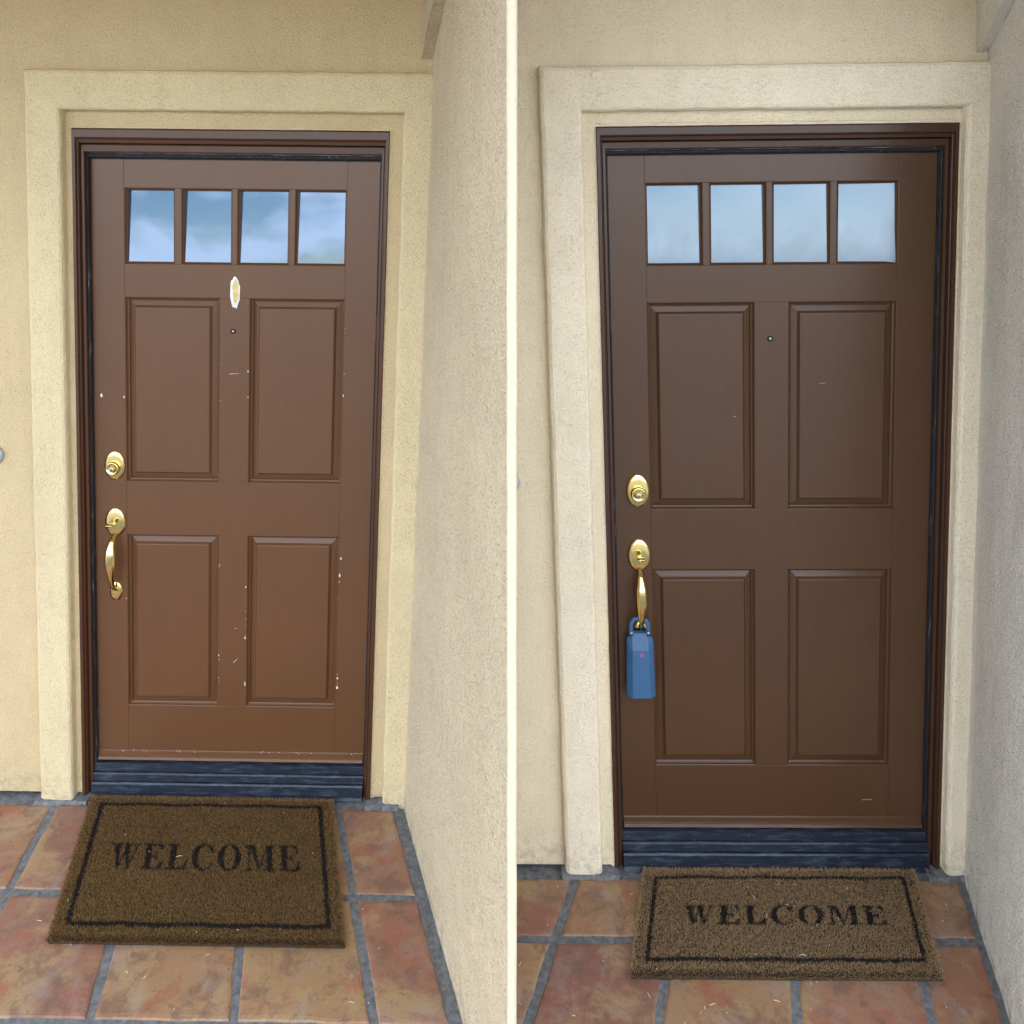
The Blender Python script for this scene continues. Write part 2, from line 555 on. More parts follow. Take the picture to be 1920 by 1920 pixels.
# facade walls with their door openings
def facade(T, name, mat, u0, u1, ul, ur, zt, top, label, parts_h=0.016):
    t = thing(name, T, (0, 0, 0), label, 'wall')
    y0, y1 = -0.005, 0.22
    for nm, (a, b, c, d) in (('wall_side', (u0, ul, parts_h, top)), ('wall_side', (ur, u1, parts_h, top)), ('wall_over_door', (ul, ur, zt, top))):
        m = MB()
        nu, nw = max(2, int((b - a) / 0.08)), max(2, int((d - c) / 0.08))
        vs = [(a + (b - a) * i / nu, y0, c + (d - c) * j / nw) for j in range(nw + 1) for i in range(nu + 1)]
        fs = [(j * (nu + 1) + i, j * (nu + 1) + i + 1, (j + 1) * (nu + 1) + i + 1, (j + 1) * (nu + 1) + i) for j in range(nw) for i in range(nu)]
        m.add(vs, fs)
        o = len(m.v)
        m.add([(a, y0, c), (b, y0, c), (b, y0, d), (a, y0, d), (a, y1, c), (b, y1, c), (b, y1, d), (a, y1, d)],
              [(0, 1, 5, 4), (1, 2, 6, 5), (2, 3, 7, 6), (3, 0, 4, 7), (4, 5, 6, 7)])
        build(nm, m, mat, t, fix=False)
    if u0 < -0.6:
        build('dark_gap_screed', MB().box(u0, ul - 0.02, 0.02, 0.2, -0.08, parts_h + 0.02), 'dark', t)  # recessed strip, coloured near black for the shade in the gap
    return t

facade(TL, 'entry_wall', 'stucco_L', -2.2, 0.95, -0.507, 0.507, 2.32, 2.96, 'warm cream stucco wall around the worn brown door')
facade(TR, 'entry_wall', 'stucco_R', -0.89, 0.95, -0.507, 0.507, 2.31, 2.96, 'pale cream stucco wall around the door with the blue lock box')

def grid_face(mb, c00, c10, c11, c01, nu, nv):
    c00, c10, c11, c01 = map(Vector, (c00, c10, c11, c01))
    vs = []
    for j in range(nv + 1):
        for i in range(nu + 1):
            s, t = i / nu, j / nv
            vs.append((c00 * (1 - s) + c10 * s) * (1 - t) + (c01 * (1 - s) + c11 * s) * t)
    fs = [(j * (nu + 1) + i, j * (nu + 1) + i + 1, (j + 1) * (nu + 1) + i + 1, (j + 1) * (nu + 1) + i) for j in range(nv) for i in range(nu)]
    return mb.add(vs, fs)

# dividing pier: wedge-shaped stucco wall between the entries
TOPZ = 2.96
pier = thing('dividing_pier', I4, (-0.15, 2.1, 0), 'wedge-shaped rough stucco pier standing between the two door entries', 'wall')
cb = TL @ racked((wall_L(0.0), 0.0, -0.10), RACK[id(TL)])
ct = TL @ racked((wall_L(0.0) + 0.026, 0.0, 2.96), RACK[id(TL)])
nose_r = 0.008
ny = 1.478
prof = lambda back: [back, None]
rings = []
NZ = 26
for k in range(NZ + 1):
    t = k / NZ
    z = -0.1 + (TOPZ + 0.1) * t
    c = cb.lerp(ct, t)
    c = Vector((c.x, c.y + 0.05, z))
    tip = Vector((-0.0085, ny, z))
    d = (tip - c)
    ring = []
    for i in range(15):
        ring.append(c + Vector((d.x, d.y, 0)) * (i / 14))
    for i in range(1, 7):
        a = math.pi * (1 + 0.0) + math.pi * i / 7
        ring.append(Vector((-0.0085 + nose_r * (1 + math.cos(a)), ny + nose_r * math.sin(a), z)))
    ring.append(Vector((-0.0085 + 2 * nose_r, ny + 0.004, z)))
    ring.append(Vector((-0.035 - 0.027 * z, 2.30, z)))
    ring.append(Vector((-0.035 - 0.027 * z, 2.72, z)))
    rings.append(ring)
m = MB().loft(rings)
build('pier_shaft', m, 'rough_L', pier, rough_edges=0.0008, smooth=False)
build('corner_bead', MB().tube([(-0.0005, ny - 0.0015, -0.05 + 3.0 * i / 40) for i in range(41)], [0.0100] * 41, 14), 'bead', pier, rough_edges=0.0006, smooth=True)
# thicker upper band of the pier with its dark underside
m = MB()
ul = wall_L(0.0)
def pier_face(z, f_):
    c = cb.lerp(ct, (z + 0.1) / (TOPZ + 0.1))
    c = Vector((c.x, c.y + 0.05, z))
    return c.lerp(Vector((-0.0085, ny, z)), f_)
def raked(face, zb, rake, th, top, n=14):
    # rings across the band from its foot (rising outwards) to its top
    rings = []
    for q in range(6):
        row, back = [], []
        for i in range(n + 1):
            v_ = i / n
            z = (zb + rake * v_) * (1 - q / 5) + top * q / 5
            p, nrm = face(z, v_)
            row.append(p + nrm * th)
            back.append(p - nrm * 0.004)
        rings.append(row + back[::-1])
    return rings
def face_L(z, v_):
    a, b = pier_face(z, 0), pier_face(z, 0.52)
    d = (b - a).normalized()
    return a.lerp(b, v_), Vector((d.y, -d.x, 0))
rings = raked(face_L, 2.510, 0.24, 0.036, 2.955)
build('upper_band', MB().loft(rings), 'rough_L', pier, rough_edges=0.002)

# right-hand side wall of the second entry
side = thing('side_wall', TR, (0.6, -0.6, 0), 'pale grey cream rough stucco wall returning beside the lock box door', 'wall')
m = MB()
rings = []
for k in range(NZ + 1):
    z = -0.1 + (TOPZ + 0.1) * k / NZ
    dx = 0.002 * z
    ve = 0.68 - 0.13 * max(z, 0)          # front edge raked back, shaped to stay clear of the panes' reflections
    a0, a1 = Vector((wall_R(-0.1), 0.1, 0)), Vector((wall_R(ve), -ve, 0))
    ring = [Vector((a0.x + (a1.x - a0.x) * i / 14 + dx, a0.y + (a1.y - a0.y) * i / 14, z)) for i in range(15)]
    ring += [Vector((a1.x + 1.6 + dx, a1.y + 0.0, z)), Vector((a0.x + 1.6 + dx, a0.y, z))]
    rings.append(ring)
build('wall_shaft', m.loft(rings), 'rough_R', side, rough_edges=0.0025)
def face_R(z, v_):
    v = -0.06 + 0.46 * v_
    return Vector((wall_R(v) + 0.002 * z, -v, z)), Vector((-0.97, -0.243, 0))
build('upper_band', MB().loft(raked(face_R, 2.470, 0.17, 0.036, 2.955)), 'rough_R', side, rough_edges=0.002)

# porch ceiling over both entries
build_roof = MB().box(-3.2, 3.1, 1.15, 2.9, 2.90, 3.02)
tag(build('porch_roof', build_roof, 'ceiling', T=I4, base=(0, 2, 2.90)), 'cream stucco porch roof spanning over both door entries', 'roof', kind='thing')

# ------------------------------------------------------------------ tiled floors
def clip(poly, a, b, c):
    """keep a*x+b*y<=c"""
    out = []
    for i in range(len(poly)):
        p, q = poly[i], poly[(i + 1) % len(poly)]
        fp, fq = a * p[0] + b * p[1] - c, a * q[0] + b * q[1] - c
        if fp <= 0: out.append(p)
        if (fp < 0) != (fq < 0):
            t = fp / (fp - fq)
            out.append((p[0] + (q[0] - p[0]) * t, p[1] + (q[1] - p[1]) * t))
    return out

def inset(poly, d):
    n = len(poly)
    area = sum(poly[i][0] * poly[(i + 1) % n][1] - poly[(i + 1) % n][0] * poly[i][1] for i in range(n))
    res = poly
    for i in range(n):
        p, q = Vector(poly[i]), Vector(poly[(i + 1) % n])
        e = q - p
        if e.length < 1e-6: continue
        nrm = Vector((e.y, -e.x)).normalized() * (1 if area > 0 else -1)
        res = clip(res, nrm.x, nrm.y, nrm.dot(p) - d)
        if len(res) < 3: return []
    return res

def wobble(poly, step=0.022, amp=0.0036, seed=0.0):
    out = []
    n = len(poly)
    for i in range(n):
        p, q = Vector(poly[i]), Vector(poly[(i + 1) % n])
        k = max(1, int((q - p).length / step))
        for s in range(k):
            r = p.lerp(q, s / k)
            w = mnoise.noise_vector(Vector((r.x * 18, r.y * 18, seed))) * amp
            out.append((r.x + w.x, r.y + w.y))
    return out

def tile_mesh(poly, z, th, seed):
    mb = MB()
    a = wobble(poly, seed=seed)
    tops = [a, inset_ring(a, 0.004), inset_ring(a, 0.012)]
    tx, ty = random.uniform(-0.004, 0.004), random.uniform(-0.004, 0.004)
    cx = sum(p[0] for p in a) / len(a); cy = sum(p[1] for p in a) / len(a)
    zz = lambda p, h: z + h + (p[0] - cx) * tx + (p[1] - cy) * ty
    rings = [[(p[0], p[1], z - th) for p in a], [(p[0], p[1], zz(p, -0.0045)) for p in tops[0]], [(p[0], p[1], zz(p, -0.0012)) for p in tops[1]], [(p[0], p[1], zz(p, 0)) for p in tops[2]]]
    mb.loft(rings)
    return mb

def inset_ring(a, d):
    cx = sum(p[0] for p in a) / len(a); cy = sum(p[1] for p in a) / len(a)
    out = []
    for p in a:
        v = Vector((p[0] - cx, p[1] - cy))
        k = max(0.0, (v.length - d * 1.25)) / max(v.length, 1e-6)
        out.append((cx + v.x * k, cy + v.y * k))
    return out

def floor(T, label, outline, cols, rows, halfplanes, holes_front):
    m = MB()
    o = [(p[0], p[1], -0.004) for p in outline]
    u = [(p[0], p[1], -0.20) for p in outline]
    m.loft([u, o])
    fl = build('porch_floor', m, 'grout', T=T)
    tag(fl, label, kind='structure')
    for r in range(len(rows) - 1):
        for c in range(len(cols) - 1):
            (ua, sa), (ub, sb) = cols[c], cols[c + 1]
            v0, v1 = rows[r], rows[r + 1]
            poly = [(ua + sa * v0, -v0), (ua + sa * v1, -v1), (ub + sb * v1, -v1), (ub + sb * v0, -v0)]
            poly = inset(poly, 0.0115)
            for hp in halfplanes:
                if poly: poly = clip(poly, *hp)
            if len(poly) < 3: continue
            ar = abs(sum(poly[i][0] * poly[(i + 1) % len(poly)][1] - poly[(i + 1) % len(poly)][0] * poly[i][1] for i in range(len(poly)))) / 2
            if ar < 0.004: continue
            t = tile_mesh(poly, 0.0, 0.012, r * 13.7 + c * 3.1)
            build('tile', t, 'tile', fl, smooth=False)
    return fl

# columns: (u where the joint meets the facade line, slope outwards); rows: distances out from the facade
hpL = [(1.0, 0.355, 0.600 - 0.022), (0.0, 1.0, -0.046)]
colsL = [(-1.68, 0.14), (-1.31, 0.15), (-0.945, 0.16), (-0.591, 0.17), (-0.258, 0.238), (0.092, 0.265), (0.389, 0.350), (0.74, 0.355)]
rowsL = [-0.10, 0.399, 0.786, 1.17, 1.55]
floor(TL, 'clay tiled porch floor before the worn brown door', [(-2.2, 0.2), (-2.2, -1.75), (wall_L(1.75) + 0.02, -1.75), (wall_L(-0.2) + 0.05, 0.2)], colsL, rowsL, hpL, None)
hpR = [(1.0, -0.27, 0.578 - 0.02), (0.0, 1.0, -0.040), (-1.0, 0.02, 0.93)]
colsR = [(-1.0, -0.33), (-0.620, -0.335), (-0.302, -0.30), (0.041, -0.28), (0.369, -0.24), (0.70, -0.25)]
rowsR = [-0.10, 0.248, 0.59, 0.93, 1.27]
floor(TR, 'clay tiled porch floor before the lock box door', [(-0.95, 0.2), (-0.88, -1.5), (wall_R(1.5) + 0.05, -1.5), (wall_R(-0.2) + 0.05, 0.2)], colsR, rowsR, hpR, None)

# ------------------------------------------------------------------ stucco door surrounds, frames, doors
def entry(T, k):
    """k: settings of one entry."""
    sfx = k['sfx']
    # --- stucco surround: three mitred runs with a stepped, coved inner edge
    s = thing('door_surround', T, (0, 0, 0), k['surround_label'], 'trim')
    HR[0] = 1.0
    xl, xr, zt, zb = k['so_l'], k['so_r'], k['so_t'], -0.05
    dl = k['si_l'] - xl
    def sprof(w, lip):
        return [(0.0, 0.02), (0.0, -0.020), (0.005, -0.031), (0.014, -0.036), (w - 0.012, -0.036), (w - 0.005, -0.033), (w - 0.001, -0.026), (w, 0.002),
                (w + lip * 0.25, 0.014), (w + lip * 0.6, 0.003), (w + lip, -0.006), (w + lip + 0.004, -0.006), (w + lip + 0.004, 0.02)]
    wr = xr - k['si_r']
    wt = zt - k['si_t']
    lip_l, lip_r, lip_t = -0.5085 - k['si_l'], k['si_r'] - 0.5085, k['si_t'] - k['fz'] - 0.0015
    def jamb_run(sd):
        w, lp = (dl, lip_l) if sd == 'left' else (wr, lip_r)
        rings = []
        for i in range(71):
            t = i / 70
            rings.append([(xl + d if sd == 'left' else xr - d, y, zb + (zt - (d / w * wt if d <= w else wt + (d - w) * lip_t / lp) - zb) * t) for (d, y) in sprof(w, lp)])
        return MB().loft(rings)
    build('surround_jamb', jamb_run('left'), 'trim' + sfx, s, rough_edges=0.0016)
    # head and right jamb have their own widths, cut square against the left run
    m = MB()
    rings = []
    for i in range(61):
        t = i / 60
        ring = []
        for (d, y) in sprof(wt, lip_t):
            dd = d / wt * dl if d <= wt else dl + (d - wt) * lip_l / lip_t
            dr = d / wt * wr if d <= wt else wr + (d - wt) * lip_r / lip_t
            ring.append((xl + dd + (xr - dr - xl - dd) * t, y - 0.0004, zt - d))
        rings.append(ring)
    HRt = wt / dl
    build('surround_head', m.loft(rings), 'trim' + sfx, s, rough_edges=0.0016)
    build('surround_jamb', jamb_run('right'), 'trim' + sfx, s, rough_edges=0.0016)
    # mortar smeared round the foot of the surround
    for (a, b) in ((xl - 0.012, k['si_l'] + 0.05), (k['si_r'] - 0.055, k['foot_r'])):
        n = 16
        top = []
        for i in range(n + 1):
            u = a + (b - a) * i / n
            top.append((u, 0.03 + 0.012 * mnoise.noise((u * 14, k['seed'], 0)) + 0.012 * mnoise.noise((u * 40, k['seed'], 2))))
        ring = []
        vs, fs = [], []
        for (u, w) in top:
            vs += [(u, 0.01, 0.0), (u, -0.030 - 0.6 * w, -0.003), (u, -0.030 - 0.35 * w, 0.010), (u, -0.0325, max(0.004, w * 0.35)), (u, 0.01, max(0.004, w * 0.35))]
        for i in range(n):
            for j in range(4):
                fs.append((i * 5 + j, i * 5 + j + 1, (i + 1) * 5 + j + 1, (i + 1) * 5 + j))
        build('mortar_foot', MB().add(vs, fs), 'grout', s, rough_edges=0.003)

    # --- wooden frame
    fr = thing('doorway', T, (0, 0, 0), k['frame_label'], 'door frame')
    fw, fz = 0.507, k['fz']
    HR[0] = (fz - 2.2245) / 0.034
    casing = [(0.0, 0.03), (0.0, -0.010), (0.002, -0.012), (0.0105, -0.012), (0.012, -0.009), (0.013, -0.003), (0.0155, -0.001), (0.017, -0.002), (0.018, 0.03)]
    stop = [(0.018, 0.055), (0.018, 0.012), (0.0195, 0.010), (0.0265, 0.011), (0.028, 0.014), (0.0285, 0.055)]
    strip = [(0.0287, 0.0392), (0.0287, 0.024), (0.030, 0.021), (0.0325, 0.024), (0.0348, 0.032), (0.0348, 0.0392)]
    for sd in ('left', 'head', 'right'):
        nm = 'head' if sd == 'head' else 'jamb'
        o = build(nm + '_casing', frame_run(casing, -fw, fw, fz, 0.0, sd, 40), 'frame' + sfx, fr, rough_edges=0.0004)
        build(nm + '_stop', frame_run(stop, -fw, fw, fz, 0.0, sd, 30), 'frame' + sfx, fr, rough_edges=0.0003)
        build('weatherstrip', frame_run(strip, -fw, fw, fz, 0.06, sd, 60), 'rubber', fr, rough_edges=0.0007)
    HR[0] = 1.0
    # --- threshold: stepped metal sill
    th = thing('door_threshold', T, (0, -0.03, 0), k['sill_label'], 'threshold')
    steps = [('sill_tread', [(0.07, 0.0), (0.07, 0.111), (0.032, 0.111), (0.0225, 0.108), (0.0185, 0.081), (0.0185, 0.0)]),
             ('sill_ridge', [(0.0183, 0.0), (0.0183, 0.0775), (0.0155, 0.081), (0.0115, 0.0795), (0.0095, 0.074), (0.0060, 0.0535), (0.0060, 0.0)]),
             ('sill_nosing', [(0.0058, 0.0), (0.0058, 0.050), (0.0025, 0.0535), (-0.0020, 0.0525), (-0.0045, 0.047), (-0.0095, 0.012), (-0.0150, 0.0)])]
    for nm, pr in steps:
        e = 0.4775
        m = MB().loft([[(-e + 2 * e * i / 40, y, z) for (y, z) in pr] for i in range(41)])
        build(nm, m, 'sill', th, rough_edges=0.0006)

    # --- door leaf
    d = thing('front_door', T, (0, 0.05, 0.1), k['door_label'], 'door')
    pm = 'door' + sfx
    F = 0.040                   # face of stiles and rails
    dh, d0, d1 = 0.4735, 0.112, 2.2265
    pt, pb, wn_ = k['ptop'], k['pbot'], k['win']
    po, pi_ = 0.366, 0.050
    bx = lambda nm, a, b, c, e, f=F, bev=0.0009: build(nm, MB().box(a, b, f, 0.084, c, e, bev), pm, d, rough_edges=0.0001)
    build('light_stop_sheet', MB().box(-dh + 0.001, dh - 0.001, 0.078, 0.0835, d0 + 0.001, d1 - 0.001), 'dark', d)  # added dark sheet that stops light leaking through panels and panes
    bx('stile', -dh, -po, d0, d1)
    bx('stile', po, dh, d0, d1)
    bx('top_rail', -po + 0.0002, po - 0.0002, wn_[1], d1, F + 0.0004)
    bx('frieze_rail', -po + 0.0002, po - 0.0002, pt[1], wn_[0], F + 0.0003)
    bx('lock_rail', -po + 0.0002, po - 0.0002, pb[1], pt[0], F + 0.0004)
    bx('bottom_rail', -po + 0.0002, po - 0.0002, d0, pb[0], F + 0.0003)
    bx('mullion', -pi_, pi_, pt[0] + 0.0002, pt[1] - 0.0002, F + 0.0005)
    bx('mullion', -pi_, pi_, pb[0] + 0.0002, pb[1] - 0.0002, F + 0.0005)
    for (u0, u1) in ((-po, -pi_), (pi_, po)):
        for (w0, w1) in (pt, pb):
            R_ = lambda e, y: (u0 + e, u1 - e, w0 + e, w1 - e, y)
            m = rect_ring(MB(), [R_(0.0003, F + 0.0005), R_(0.002, F + 0.0018), R_(0.0030, F + 0.0075), R_(0.0060, F + 0.0110), R_(0.0090, F + 0.0125), R_(0.0112, F + 0.019)])
            build('panel_moulding', m, pm, d, fix=False)
            m = rect_ring(MB(), [R_(0.0105, F + 0.026), R_(0.0110, F + 0.0175), R_(0.0280, F + 0.0110), R_(0.0290, F + 0.0085), R_(0.0340, F + 0.0020), R_(0.036, F + 0.0012)])
            close_last(m)
            build('panel', m, pm, d, fix=False)
    # glazing: four lights
    cw = k['lights']
    for i in range(3):
        bx('muntin', cw[i][1], cw[i + 1][0], wn_[0] + 0.0002, wn_[1] - 0.0002, F + 0.0006)
    bx('muntin', -po + 0.0003, cw[0][0], wn_[0] + 0.0002, wn_[1] - 0.0002, F + 0.0006) if cw[0][0] > -po + 0.003 else None
    for i, (u0, u1) in enumerate(cw):
        R_ = lambda e, y, dz=0: (u0 + e, u1 - e, wn_[0] + e, wn_[1] - e, y)
        m = rect_ring(MB(), [R_(0.0002, F + 0.0006), R_(0.0018, F + 0.0014), R_(0.004, F + 0.006), R_(0.007, F + 0.009), R_(0.008, F + 0.028)])
        build('glazing_bead', m, pm, d, fix=False)
        ti = R(k['tilt'][i])      # pane shaped tipped back so that it reflects the sky
        wc, hh, e = (wn_[0] + wn_[1]) / 2, (wn_[1] - wn_[0]) / 2 - 0.004, 0.004
        yw = R(k['swing'][i])  # swung aside so the reflection misses the side wall
        hw_ = (u1 - u0) / 2 - e
        vs = []
        for (sx, sz) in ((-1, -1), (1, -1), (1, 1), (-1, 1)):
            vs.append(((u0 + u1) / 2 + sx * hw_, F + 0.0185 + sz * hh * math.tan(ti) + sx * hw_ * math.tan(yw), wc + sz * hh))
        vb = [(x, y + 0.004, z) for x, y, z in vs]
        m = MB().add(vs + vb, [(0, 1, 2, 3), (7, 6, 5, 4), (0, 4, 5, 1), (1, 5, 6, 2), (2, 6, 7, 3), (3, 7, 4, 0)])
        build('pane', m, 'glass' + sfx, d)
    # drip strip at the foot
    m = MB().loft([[(-dh + 0.004 + (2 * dh - 0.008) * i / 20, y, z) for (y, z) in ((F + 0.02, 0.114), (F - 0.010, 0.114), (F - 0.014, 0.119), (F - 0.011, 0.127), (F - 0.005, 0.131), (F - 0.0035, 0.145), (F - 0.0005, 0.148), (F + 0.02, 0.148))] for i in range(21)])
    build('drip_strip', m, pm, d, rough_edges=0.0005)
    # deadbolt
    hx, dz = -0.404, k['bolt_z']
    pl = build('deadbolt', MB().lathe_y([(0.0340, F + 0.002), (0.0340, F - 0.002), (0.0325, F - 0.0055), (0.028, F - 0.0075), (0.020, F - 0.009), (0.003, F - 0.0095)], hx, dz, 1.03, 1.53, 40), 'brass', d, smooth=True)
    build('lock_collar', MB().lathe_y([(0.0235, F - 0.006), (0.0235, F - 0.018), (0.0215, F - 0.0235), (0.0175, F - 0.025), (0.0165, F - 0.0225), (0.001, F - 0.0222)], hx, dz - 0.006, 1, 1, 36), 'brass', pl, smooth=True)
    build('lock_cylinder', MB().lathe_y([(0.0085, F - 0.022), (0.0085, F - 0.0262), (0.0075, F - 0.027), (0.0005, F - 0.027)], hx, dz - 0.008, 1, 1, 24), 'steel', pl, smooth=True)
    build('keyway', MB().box(hx - 0.0012, hx + 0.0012, F - 0.0275, F - 0.026, dz - 0.013, dz - 0.003), 'dark', pl)
    # handle set: upper rose with thumb piece, swelling grip, lower rose
    hz, fz_ = k['rose_z'], k['foot_z']
    h = build('handle_rose', MB().lathe_y([(0.0335, F + 0.002), (0.0335, F - 0.002), (0.032, F - 0.006), (0.027, F - 0.0085), (0.015, F - 0.0105), (0.002, F - 0.011)], hx, hz, 1.05, 1.56, 40), 'brass', d, smooth=True)
    pts = spline([(hx, F - 0.004, hz - 0.040), (hx, F - 0.018, hz - 0.052), (hx, F - 0.032, hz - 0.070), (hx, F - 0.040, hz - 0.100), (hx, F - 0.040, hz - 0.140), (hx, F - 0.036, hz - 0.178), (hx, F - 0.030, hz - 0.208), (hx, F - 0.020, fz_ + 0.020), (hx, F - 0.003, fz_ + 0.006)], 5)
    rk = [0.0085, 0.0085, 0.0115, 0.0175, 0.0180, 0.0125, 0.0080, 0.0072, 0.0090]
    rad = []
    for i in range(len(pts)):
        t = i / 5
        j = min(int(t), len(rk) - 2)
        rad.append(rk[j] + (rk[j + 1] - rk[j]) * (t - j))
    build('grip', MB().tube(pts, rad, 16, 0.72), 'brass', h, smooth=True)
    tp = spline([(hx, F - 0.008, hz - 0.004), (hx, F - 0.022, hz - 0.002), (hx, F - 0.040, hz + 0.006), (hx, F - 0.050, hz + 0.003)], 5)
    build('thumb_latch', MB().tube(tp, [0.004 + 0.0075 * min(1, i / 10) for i in range(len(tp))], 12, 0.3), 'brass', h, smooth=True)
    build('handle_foot', MB().lathe_y([(0.0235, F + 0.002), (0.0235, F - 0.0015), (0.022, F - 0.005), (0.016, F - 0.0075), (0.002, F - 0.008)], hx, fz_, 0.95, 1.5, 32), 'brass', d, smooth=True)
    # peephole
    q = build('peephole', MB().lathe_y([(0.0085, F + 0.001), (0.0085, F - 0.0022), (0.0065, F - 0.003), (0.0052, F - 0.001), (0.0005, F - 0.001)], -0.004, k['peep_z'], 1, 1, 20), 'dark', d, smooth=True)
    build('peephole_lens', MB().lathe_y([(0.0042, F - 0.0008), (0.003, F - 0.0018), (0.0003, F - 0.0022)], -0.004, k['peep_z'], 1, 1, 16), 'lens', q, smooth=True)
    return d

KL = dict(sfx='_L', seed=1.3, so_l=-0.645, so_r=0.72, so_t=2.495, si_l=-0.527, si_r=0.551, si_t=2.369, foot_r=0.61, fz=2.316,
          ptop=(1.136, 1.770), pbot=(0.318, 0.947), win=(1.881, 2.130), lights=[(-0.3655, -0.199), (-0.178, -0.010), (0.006, 0.178), (0.196, 0.3655)],
          tilt=[2.7, 2.7, 2.7, 2.7], swing=[0, 0, 0, 0], bolt_z=1.193, rose_z=0.992, foot_z=0.743, peep_z=1.659,
          surround_label='raised warm cream stucco surround framing the worn brown door',
          frame_label='brown timber frame with black weatherstrip round the worn chipped door',
          sill_label='scuffed dark metal threshold under the worn brown door',
          door_label='worn brown panelled front door with paint chips and a bare oval scar')
KR = dict(sfx='_R', seed=5.1, so_l=-0.664, so_r=0.66, so_t=2.465, si_l=-0.546, si_r=0.514, si_t=2.341, foot_r=0.585, fz=2.301,
          ptop=(1.161, 1.794), pbot=(0.322, 0.970), win=(1.903, 2.144), lights=[(-0.3655, -0.199), (-0.180, -0.014), (0.002, 0.171), (0.188, 0.3655)],
          tilt=[1.9, 1.9, 1.9, 1.9], swing=[0, -1.5, -3.5, -6.0], bolt_z=1.222, rose_z=1.018, foot_z=0.774, peep_z=1.685,
          surround_label='raised pale cream stucco surround framing the door with the lock box',
          frame_label='dark brown timber frame with black weatherstrip round the freshly painted door',
          sill_label='scuffed dark metal threshold under the freshly painted dark brown door',
          door_label='freshly painted dark brown panelled front door with a blue lock box on its handle')
door_L = entry(TL, KL)
door_R = entry(TR, KR)

# ------------------------------------------------------------------ wear on the left door
F = 0.040
def blob(mb, u, w, ru, rw, y, n=11, jag=0.3, th=0.0005):
    a = [(u + ru * math.cos(2 * math.pi * i / n) * random.uniform(1 - jag, 1), w + rw * math.sin(2 * math.pi * i / n) * random.uniform(1 - jag, 1)) for i in range(n)]
    mb.loft([[(p, y + 0.001, q) for p, q in a], [(p, y - th, q) for p, q in a]])
m = MB(); blob(m, 0.001, 1.789, 0.0185, 0.057, F + 0.0002, 30, 0.16, 0.0008)
sc = build('knocker_scar', m, 'scar_rim', door_L)
sc['label'] = 'bare oval scar where a knocker was torn off'
m = MB(); blob(m, 0.003, 1.793, 0.0115, 0.044, F - 0.0005, 22, 0.25, 0.0004); build('bare_core', m, 'scar', sc)
m = MB()
chips = []
for (u, lo, hi, cnt) in ((0.370, 0.36, 0.93, 6), (0.369, 1.40, 1.74, 6), (0.046, 0.34, 0.80, 9), (-0.046, 0.36, 0.9, 8), (-0.047, 1.3, 1.6, 3), (0.047, 1.2, 1.66, 3), (-0.370, 0.33, 0.9, 2)):
    for i in range(cnt):
        s = random.choice((0.0007, 0.0009, 0.0011, 0.0014, 0.0024))
        chips.append((u + random.uniform(-0.0015, 0.0015), random.uniform(lo, hi), s, s * random.uniform(1, 2.8)))
chips += [(0.371, 0.395, 0.005, 0.0085), (0.372, 0.43, 0.003, 0.006), (0.371, 0.81, 0.004, 0.008), (0.374, 0.87, 0.003, 0.007), (0.046, 0.405, 0.003, 0.011), (-0.447, 1.435, 0.005, 0.009), (-0.371, 1.43, 0.003, 0.006)]
for c in chips:
    blob(m, c[0], c[1], c[2], c[3], F + 0.0001, 7, 0.45)
for i in range(18):
    u = random.uniform(-0.46, 0.46)
    blob(m, u, 0.147 + random.uniform(-0.003, 0.003), 0.002, 0.0012, F - 0.0045, 6, 0.4)
for (u, w, l, a) in ((0.0, 1.515, 0.016, 0.05), (0.012, 0.49, 0.010, 0.8), (0.012, 0.61, 0.003, 0.3)):
    c, s = math.cos(a), math.sin(a)
    pts = [(-l, -0.0006), (l, -0.0004), (l, 0.0004), (-l, 0.0006)]
    q = [(u + x * c - z * s, w + x * s + z * c) for x, z in pts]
    m.loft([[(x, F + 0.001, z) for x, z in q], [(x, F - 0.0004, z) for x, z in q]])
build('paint_chips', m, 'chip', door_L)['kind'] = 'stuff'
m = MB()
for (u, w, l, a) in ((0.30, 0.205, 0.016, 0.05), (0.15, 1.55, 0.008, 0.05), (-0.11, 1.45, 0.004, -0.4)):
    c, s = math.cos(a), math.sin(a)
    pts = [(-l, -0.0003), (l, -0.0002), (l, 0.0002), (-l, 0.0003)]
    q = [(u + x * c - z * s, w + x * s + z * c) for x, z in pts]
    m.loft([[(x, F + 0.001, z) for x, z in q], [(x, F - 0.0004, z) for x, z in q]])
build('scratches', m, 'chip', door_R)['kind'] = 'stuff'

# ------------------------------------------------------------------ door bells beside the surrounds
def bell(T, u, w, label):
    t = thing('door_bell', T, (u, -0.005, w), label, 'door bell')
    build('bell_plate', MB().lathe_y([(0.031, -0.003), (0.031, -0.012), (0.028, -0.017), (0.022, -0.018), (0.002, -0.018)], u, w, 1, 1, 28), 'grey_plastic', t, smooth=True)
    build('bell_button', MB().lathe_y([(0.021, -0.017), (0.020, -0.021), (0.014, -0.024), (0.002, -0.0245)], u, w, 1, 1, 28), 'white_plastic', t, smooth=True)
bell(TL, -0.784, 1.24, 'round white door bell beside the worn door surround')
bell(TR, -0.790, 1.264, 'round white door bell half hidden behind the dividing pier')

